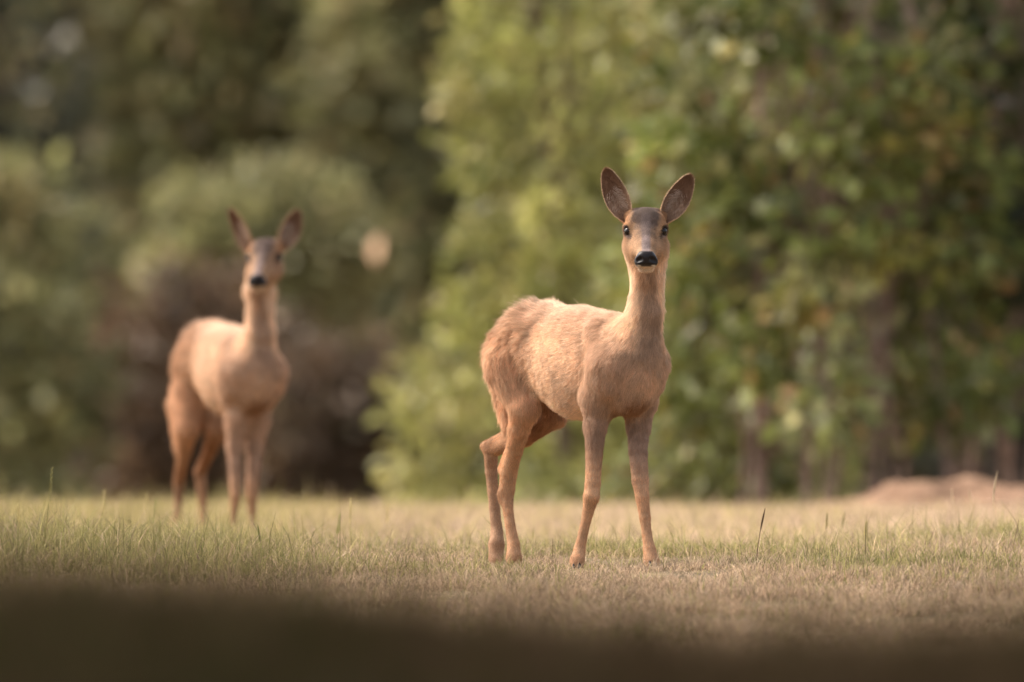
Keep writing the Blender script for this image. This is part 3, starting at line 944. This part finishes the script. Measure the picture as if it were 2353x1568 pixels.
    nose = sstep(143, 148, a - 0.15 * (c + 83)) * sstep(-102, -99, c) * sstep(-63, -67, c) + sstep(131, 135, a) * sstep(15, 20, ab_) * sstep(-98, -95, c) * sstep(-79, -83, c)
    nose = np.clip(nose, 0, 1)
    C = mix(C, (0.014, 0.012, 0.013), nose)
    C = mix(C, (0.70, 0.62, 0.54), hw * sstep(10, 16, ab_) * sstep(24, 18, ab_) * sstep(-96.5, -98.5, c) * sstep(-106, -103, c) * sstep(128, 134, a) * 0.9)
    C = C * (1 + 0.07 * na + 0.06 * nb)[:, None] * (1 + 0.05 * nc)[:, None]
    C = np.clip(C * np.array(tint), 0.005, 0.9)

    base = np.array([X0, Y0, float(ground_z(X0, Y0))])
    root = empty('roe_deer', base)
    tag(root, label, 'deer', 'two young roe deer')
    rel = lambda P: P - base
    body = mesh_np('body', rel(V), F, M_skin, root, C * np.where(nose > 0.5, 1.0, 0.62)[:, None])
    # nose leather is glossy
    M2 = bpy.data.materials.get('deer_nose') or mat_vcol('deer_nose', 0.30, 0.16, 900, 0.15)
    body.data.materials.append(M2)
    mi = (nose[F].mean(1) > 0.5).astype(np.int32)
    body.data.polygons.foreach_set('material_index', mi)

    # ---- fur
    fa = 0.5 * np.linalg.norm(np.cross(V[F[:, 2]] - V[F[:, 0]], V[F[:, 3]] - V[F[:, 1]]), axis=1)
    headf = hw[F].mean(1)
    pw = fa * (1 + 1.6 * headf) * (nose[F].max(1) < 0.3)
    for s in (1, -1):
        ec = np.linalg.norm(V[F].mean(1) - Hd(52, 41 * s, -18), axis=1)
        pw = pw * (ec > 0.0115)
    pw /= pw.sum()
    fi = r.choice(len(F), n_hair, p=pw)
    u, v = r.uniform(0, 1, (2, n_hair, 1))
    q0, q1, q2, q3 = (F[fi, i] for i in range(4))
    bl = lambda X: (X[q0] * (1 - u) + X[q1] * u) * (1 - v) + (X[q3] * (1 - u) + X[q2] * u) * v
    P, NN = bl(V), norm(bl(N)); FF = bl(FL); CC = bl(C)
    HH = bl(HL[:, None])[:, 0]; LL = bl(LI[:, None])[:, 0]
    tang = norm(FF - (FF * NN).sum(1, keepdims=True) * NN)
    j1 = np.stack([SinNoise(seed + 10 + i, 0.045)(P) for i in range(3)], -1)
    j2 = np.stack([SinNoise(seed + 20 + i, 0.014)(P) for i in range(3)], -1)
    rumpw = np.clip((HH - 0.013) / 0.007, 0, 1)[:, None]
    j1 = np.clip(j1, -1.6, 1.6); j2 = np.clip(j2, -1.6, 1.6)
    flat = np.clip(HH / 0.010, 0.35, 1)[:, None]
    d = tang + NN * (LL[:, None] * (1.1 + 0.3 * j2[:, :1])) + (0.10 * flat + 0.20 * rumpw) * j1 + (0.08 * flat + 0.16 * rumpw) * j2 + 0.09 * r.normal(size=(n_hair, 3))
    d = norm(d)
    under = (d * NN).sum(1, keepdims=True)
    d = norm(np.where(under < 0.16, d + (0.16 - under) * NN, d))
    length = HH * np.exp(r.normal(0, 0.22, n_hair))
    tone = (1 + (0.05 + 0.10 * rumpw) * j2[:, 1:2] + 0.04 * j1[:, 1:2]) * r.uniform(0.9, 1.12, (n_hair, 1))
    fur_curves('fur', rel(P - NN * 0.0003), d, length, np.clip(CC * tone, 0.01, 0.92), body, 0.00034 * (1.0 if vox < 0.004 else 1.6), 4, tang * 0.25 - NN * 0.05)

    # ---- eyes
    for s in (1, -1):
        cc_ = Hd(48.5, 38.5 * s, -19)
        th, ph = np.meshgrid(np.linspace(0, np.pi, 15), np.linspace(0, 2 * np.pi, 24, endpoint=False), indexing='ij')
        Sv = np.stack([np.sin(th) * np.cos(ph), np.sin(th) * np.sin(ph), np.cos(th)], -1).reshape(-1, 3) * 0.0108
        I = np.arange(15 * 24).reshape(15, 24)
        Q = np.stack([I[:-1], I[1:], np.roll(I, -1, 1)[1:], np.roll(I, -1, 1)[:-1]], -1).reshape(-1, 4)
        mesh_np('eye', rel(Sv + cc_), Q, M_eye, root)

    # ---- ears
    for e in ears:
        s = e['side']
        base_p = Hd(*e['base']); tip_p = Hd(*e['tip'])
        axis = tip_p - base_p; Ln = np.linalg.norm(axis); ax = axis / Ln
        fr = ha * e['face'][0] + hb * e['face'][1] + hu * e['face'][2]
        fr = norm(fr - (fr @ ax) * ax); sd = np.cross(ax, fr)
        nu, nv = 26, 19
        U, Vv = np.meshgrid(np.linspace(0, 1, nu), np.linspace(-1, 1, nv), indexing='ij')
        halfw = e['w'] * np.interp(U, [0, .1, .22, .38, .55, .72, .86, .94, .98, 1], [.40, .56, .80, 1.0, 1.0, .85, .63, .44, .27, .06]) * 0.001
        Phi = np.interp(U, [0, .15, .35, .6, 1], [2.5, 1.9, 1.25, 0.9, 0.75])
        rad_ = halfw / np.sin(np.minimum(Phi, np.pi / 2))
        ph_ = Vv * Phi
        bow = e.get('bow', 0.0) * np.sin(np.pi * U) * 0.001
        X = base_p + ax * (U * Ln)[..., None] + sd * (rad_ * np.sin(ph_))[..., None] \
            + fr * ((1 - np.cos(ph_)) * rad_ - 0.3 * rad_)[..., None] + sd * bow[..., None] * s
        thick = 0.0028 * np.minimum(1, (1 - U) * 4 + 0.25) * (1 - 0.6 * np.abs(Vv) ** 3)
        inwd = -sd * np.sin(ph_)[..., None] + fr * np.cos(ph_)[..., None]
        Xi = X + inwd * thick[..., None]
        Vo = X.reshape(-1, 3); Vi = Xi.reshape(-1, 3)
        I = np.arange(nu * nv).reshape(nu, nv)
        Qo = np.stack([I[:-1, :-1], I[:-1, 1:], I[1:, 1:], I[1:, :-1]], -1).reshape(-1, 4)
        Qi = Qo[:, ::-1] + nu * nv
        edge = np.concatenate([I[0, :], I[1:, -1], I[-1, -2::-1], I[-2:0:-1, 0]])
        e2 = np.roll(edge, -1)
        Qe = np.stack([edge, e2, e2 + nu * nv, edge + nu * nv], -1)
        outc = np.array([0.50, 0.30, 0.165])
        Uf, Vf = U.ravel(), np.abs(Vv.ravel()); Vs_ = Vv.ravel() * s * e.get('flip', 1)
        inc = np.tile(np.array([0.21, 0.115, 0.068]), (nu * nv, 1))
        mixm = lambda cur, cl, m: cur * (1 - m[:, None]) + np.array(cl) * m[:, None]
        inc = mixm(inc, (0.36, 0.235, 0.158), sstep(0.62, 0.35, Uf))
        inc = mixm(inc, (0.20, 0.105, 0.06), sstep(0.72, 0.92, Uf) * 0.8)
        inc = mixm(inc, (0.24, 0.11, 0.05), sstep(0.18, 0.02, Uf) * 0.8)
        inc = mixm(inc, (0.13, 0.075, 0.05), sstep(0.84, 0.97, Vf) * sstep(0.15, 0.3, Uf) * 0.8)
        outc_ = mixm(np.tile(outc, (nu * nv, 1)), (0.20, 0.11, 0.06), sstep(0.8, 1, Uf) * 0.7)
        ev = np.concatenate([Vo, Vi]); ec_ = np.concatenate([outc_, inc])
        ear_o = mesh_np('ear', rel(ev), [np.concatenate([Qo, Qi, Qe])], M_skin, root, ec_)
        # ear hair: short pile, rim fringe, pale tufts across the bowl
        n1 = 9000
        uu = r.uniform(0, 0.99, n1); vv = r.uniform(-1, 1, n1); inn = r.uniform(0, 1, n1) < 0.5
        iu = uu * (nu - 1); iv = (vv + 1) / 2 * (nv - 1)
        i0 = np.minimum(iu.astype(int), nu - 2); j0 = np.minimum(iv.astype(int), nv - 2)
        fu, fv = (iu - i0)[:, None], (iv - j0)[:, None]
        bi = lambda X_: (X_[i0, j0] * (1 - fu) + X_[i0 + 1, j0] * fu) * (1 - fv) + (X_[i0, j0 + 1] * (1 - fu) + X_[i0 + 1, j0 + 1] * fu) * fv
        pr_ = np.where(inn[:, None], bi(Xi), bi(X)); nr_ = norm(bi(inwd)) * np.where(inn, 1, -1)[:, None]
        rim = sstep(0.88, 1.0, np.abs(vv))[:, None]
        dd = norm(ax + nr_ * 0.35 + sd * np.sign(vv)[:, None] * rim * 0.7 + 0.2 * r.normal(size=(n1, 3)))
        ln = np.where(rim[:, 0] > 0.4, 0.0028, 0.0045) * np.exp(r.normal(0, 0.25, n1))
        hc_ = np.where(inn[:, None], bi(inc.reshape(nu, nv, 3)), bi(outc_.reshape(nu, nv, 3)))
        hc_ = np.where(rim > 0.4, np.array([[0.55, 0.40, 0.27]]) * 0.9, hc_) * r.uniform(0.75, 1.25, (n1, 1))
        # tufts
        n2 = 320
        u2 = r.uniform(0.22, 0.62, n2); k_ = r.uniform(0, 1, n2) < 0.55
        v2 = np.where(k_, e.get('tuft', -0.35) + r.normal(0, 0.12, n2), r.uniform(-0.85, 0.7, n2))
        v2 = np.clip(v2, -0.95, 0.95)
        iu = u2 * (nu - 1); iv = (v2 + 1) / 2 * (nv - 1)
        i0 = np.minimum(iu.astype(int), nu - 2); j0 = np.minimum(iv.astype(int), nv - 2)
        fu, fv = (iu - i0)[:, None], (iv - j0)[:, None]
        p2 = bi(Xi); n_2 = norm(bi(inwd))
        d2 = norm(ax * 0.7 + n_2 * 0.45 + sd * (0.5 * np.sign(-v2))[:, None] * 0.8 + 0.2 * r.normal(size=(n2, 3)))
        c2 = np.array([[0.60, 0.47, 0.38]]) * r.uniform(0.7, 1.2, (n2, 1))
        fur_curves('ear_fur', rel(np.concatenate([pr_, p2])), np.concatenate([dd, d2]), np.concatenate([ln, 0.012 * r.uniform(.6, 1.2, n2)]),
                   np.concatenate([hc_, c2]), ear_o, 0.0003, 4)

    # ---- cloven hooves
    for (px, py, dY, yaw) in hooves:
        c0 = W(px, py, dY); gz = float(ground_z(c0[0], c0[1])); c0[2] = gz
        fw = np.array([math.sin(yaw), -math.cos(yaw), 0]); rt = np.array([math.cos(yaw), math.sin(yaw), 0])
        Vh, Fh, k = [], [], 0
        for s in (1, -1):
            prof = [(-16, 0, 9), (0, 0, 11), (20, 0, 7), (30, 0, 2)]
            rings = []
            for (hgt, sc_, sh) in [(0, 1.0, 0), (12, 0.92, -4), (26, 0.74, -10), (32, 0.5, -13)]:
                pts_ = []
                for th in np.linspace(0, 2 * np.pi, 12, endpoint=False):
                    f_ = 6 + 22 * math.cos(th) * (1 if math.cos(th) < 0 else 1.05); l_ = 8.5 * math.sin(th) * (1 - 0.35 * max(0, math.cos(th)))
                    pts_.append(c0 + (fw * (f_ * sc_ + sh) + rt * (l_ * sc_ + s * 9.5) + Up * (hgt - 3)) * 0.001 * 0.70)
                rings.append(pts_)
            rv = np.array(rings).reshape(-1, 3)
            for i in range(3):
                for j in range(12):
                    Fh.append((k + i * 12 + j, k + i * 12 + (j + 1) % 12, k + (i + 1) * 12 + (j + 1) % 12, k + (i + 1) * 12 + j))
            Vh.append(rv); k += len(rv)
        mesh_np('hoof', rel(np.concatenate(Vh)), np.array(Fh), M_hoof, root)
    return root


# deer standing by the broadleaf bush (the sharp one)
th1 = R(35)
X1 = px_x(1417, 26.0)
legs1 = [
    dict(hind=False, cols=[CHEST, (0.36, 0.24, 0.17), LEG, LEG, LEG], pts=[(1375, 925, -.02, 36), (1368, 978, -.025, 24), (1365, 1050, -.04, 18.5), (1362, 1112, -.055, 17.5),
         (1359, 1142, -.06, 18.5), (1351, 1178, -.05, 12.5), (1341, 1222, -.045, 10.8), (1332, 1262, -.045, 13), (1327, 1288, -.055, 16.5), (1326, 1297, -.06, 16)]),
    dict(hind=False, cols=[CHEST, (0.29, 0.21, 0.17), (0.50, 0.34, 0.235), LEG, LEG], pts=[(1472, 925, .035, 36), (1467, 975, .03, 26), (1466, 1038, .015, 21), (1471, 1104, 0.0, 19),  # left foreleg greyer: shade on its upper front put into the colour
         (1476, 1144, -.01, 15.5), (1482, 1190, -.015, 12.5), (1486, 1226, -.02, 11), (1492, 1262, -.03, 14), (1497, 1292, -.045, 18), (1498, 1303, -.05, 17)]),
    dict(hind=True, cols=[RUMP, INNER, LEG, HOCK, (0.50, 0.33, 0.21), (0.50, 0.33, 0.21)], pts=[(1240, 850, .31, 58), (1274, 955, .28, 24), (1208, 1004, .33, 21), (1128, 1034, .40, 17.5), (1129, 1085, .41, 14),
         (1136, 1165, .41, 12.5), (1142, 1222, .40, 13.5), (1141, 1250, .39, 18), (1140, 1280, .385, 17), (1141, 1287, .38, 17)],
         extra=[((1160, 998, .37, 8), (1113, 1024, .405, 8.5), LEG, 0.006)]),
    dict(hind=True, cols=[RUMP, RUMP, LEG, LEG, LEG, LEG], pts=[(1172, 850, .25, 56), (1204, 938, .21, 33), (1193, 985, .23, 25), (1182, 1036, .26, 19), (1169, 1085, .29, 20),
         (1165, 1125, .30, 18), (1166, 1160, .295, 13), (1172, 1205, .285, 11.5), (1180, 1250, .275, 14), (1181, 1282, .265, 18), (1180, 1293, .26, 17)],
         extra=[((1158, 880, .30, 29), (1172, 985, .26, 16), RUMP, 0.018), ((1172, 1022, .28, 7), (1152, 1078, .31, 8.5), LEG, 0.007), ((1151, 1136, .30, 6), (1152, 1148, .30, 6), HOCK, 0.011)]),
]
ears1 = [
    dict(side=-1, base=(-10, -36, 0), tip=(-22, -92, 127), w=28.5, face=(1.0, -0.10, 0.0), bow=3, tuft=0.35, flip=1),
    dict(side=1, base=(-10, 36, 0), tip=(-22, 106, 112), w=28.5, face=(1.0, 0.10, 0.0), bow=3, tuft=-0.35, flip=1),
]
neck1 = [(78, 0, 515, 58), (114, 0, 595, 40), (122, 0, 665, 36), (119, 0, 718, 44), (114, 0, 755, 38)]
build_deer('sharp chestnut young deer by the leafy bush, facing forward with one hind leg stretched back', 26.0, X1, th1, legs1, (1483, 514, -.09), 0.0, ears1, 0.0035, 300000, neck1,
           [(1326, 1303, -.065, R(-8)), (1498, 1310, -.055, R(18)), (1140, 1294, .38, R(25)), (1180, 1302, .255, R(15))], 40)

# deer standing in front of the dark wood (the blurred one)
th2 = R(21)
Y2 = 31.3
X2 = px_x(570, Y2)
legs2 = [
    dict(hind=False, cols=[CHEST, LEGD, LEG, LEG, LEG], pts=[(545, 965, -.02, 30), (538, 1025, -.02, 17), (540, 1110, -.04, 13), (541, 1140, -.045, 12.5), (537, 1185, -.04, 8.5), (533, 1215, -.04, 9), (531, 1230, -.05, 11)]),
    dict(hind=False, cols=[CHEST, LEGD, LEG, LEG, LEG], pts=[(592, 965, .02, 30), (586, 1028, .02, 18), (580, 1110, .0, 14), (579, 1140, -.005, 13), (580, 1185, .0, 8.5), (581, 1212, 0, 9), (581, 1228, -.01, 11)]),
    dict(hind=True, cols=[RUMP, LEG, INNER, HOCK, LEG], pts=[(433, 900, .32, 41), (428, 985, .28, 28), (421, 1050, .34, 15), (411, 1108, .41, 13.5), (409, 1160, .41, 8.5), (404, 1200, .40, 9.5), (402, 1220, .39, 12)],
         extra=[((405, 930, .38, 22), (410, 1040, .40, 9), RUMP, 0.012)]),
    dict(hind=True, cols=[RUMP, INNER, INNER, HOCK, LEG], pts=[(480, 900, .36, 46), (500, 985, .30, 24), (480, 1040, .38, 15), (460, 1085, .44, 14), (464, 1120, .44, 12), (466, 1175, .44, 8), (468, 1200, .43, 9), (468, 1218, .42, 11)]),
]
ears2 = [
    dict(side=-1, base=(-10, -36, 0), tip=(-10, -108, 117), w=28, face=(0.75, -0.6, 0.0), bow=2, tuft=0.3),
    dict(side=1, base=(-10, 36, 0), tip=(-34, 83, 114), w=29, face=(0.9, 0.25, 0.0), bow=3, tuft=-0.3),
]
neck2 = [(60, 0, 505, 60), (96, 0, 580, 44), (106, 0, 650, 38), (102, 0, 700, 44), (98, 0, 735, 38)]
build_deer('blurred chestnut young deer in front of the dark wood, head turned aside, legs close together', Y2, X2, th2, legs2, (613, 578, -.08), R(-9), ears2, 0.005, 60000, neck2,
           [(531, 1238, -.05, R(0)), (581, 1236, -.01, R(5)), (402, 1228, .385, R(10)), (468, 1226, .415, R(10))], 60, 0.98, 0.0, (0.88, 0.785, 0.75))
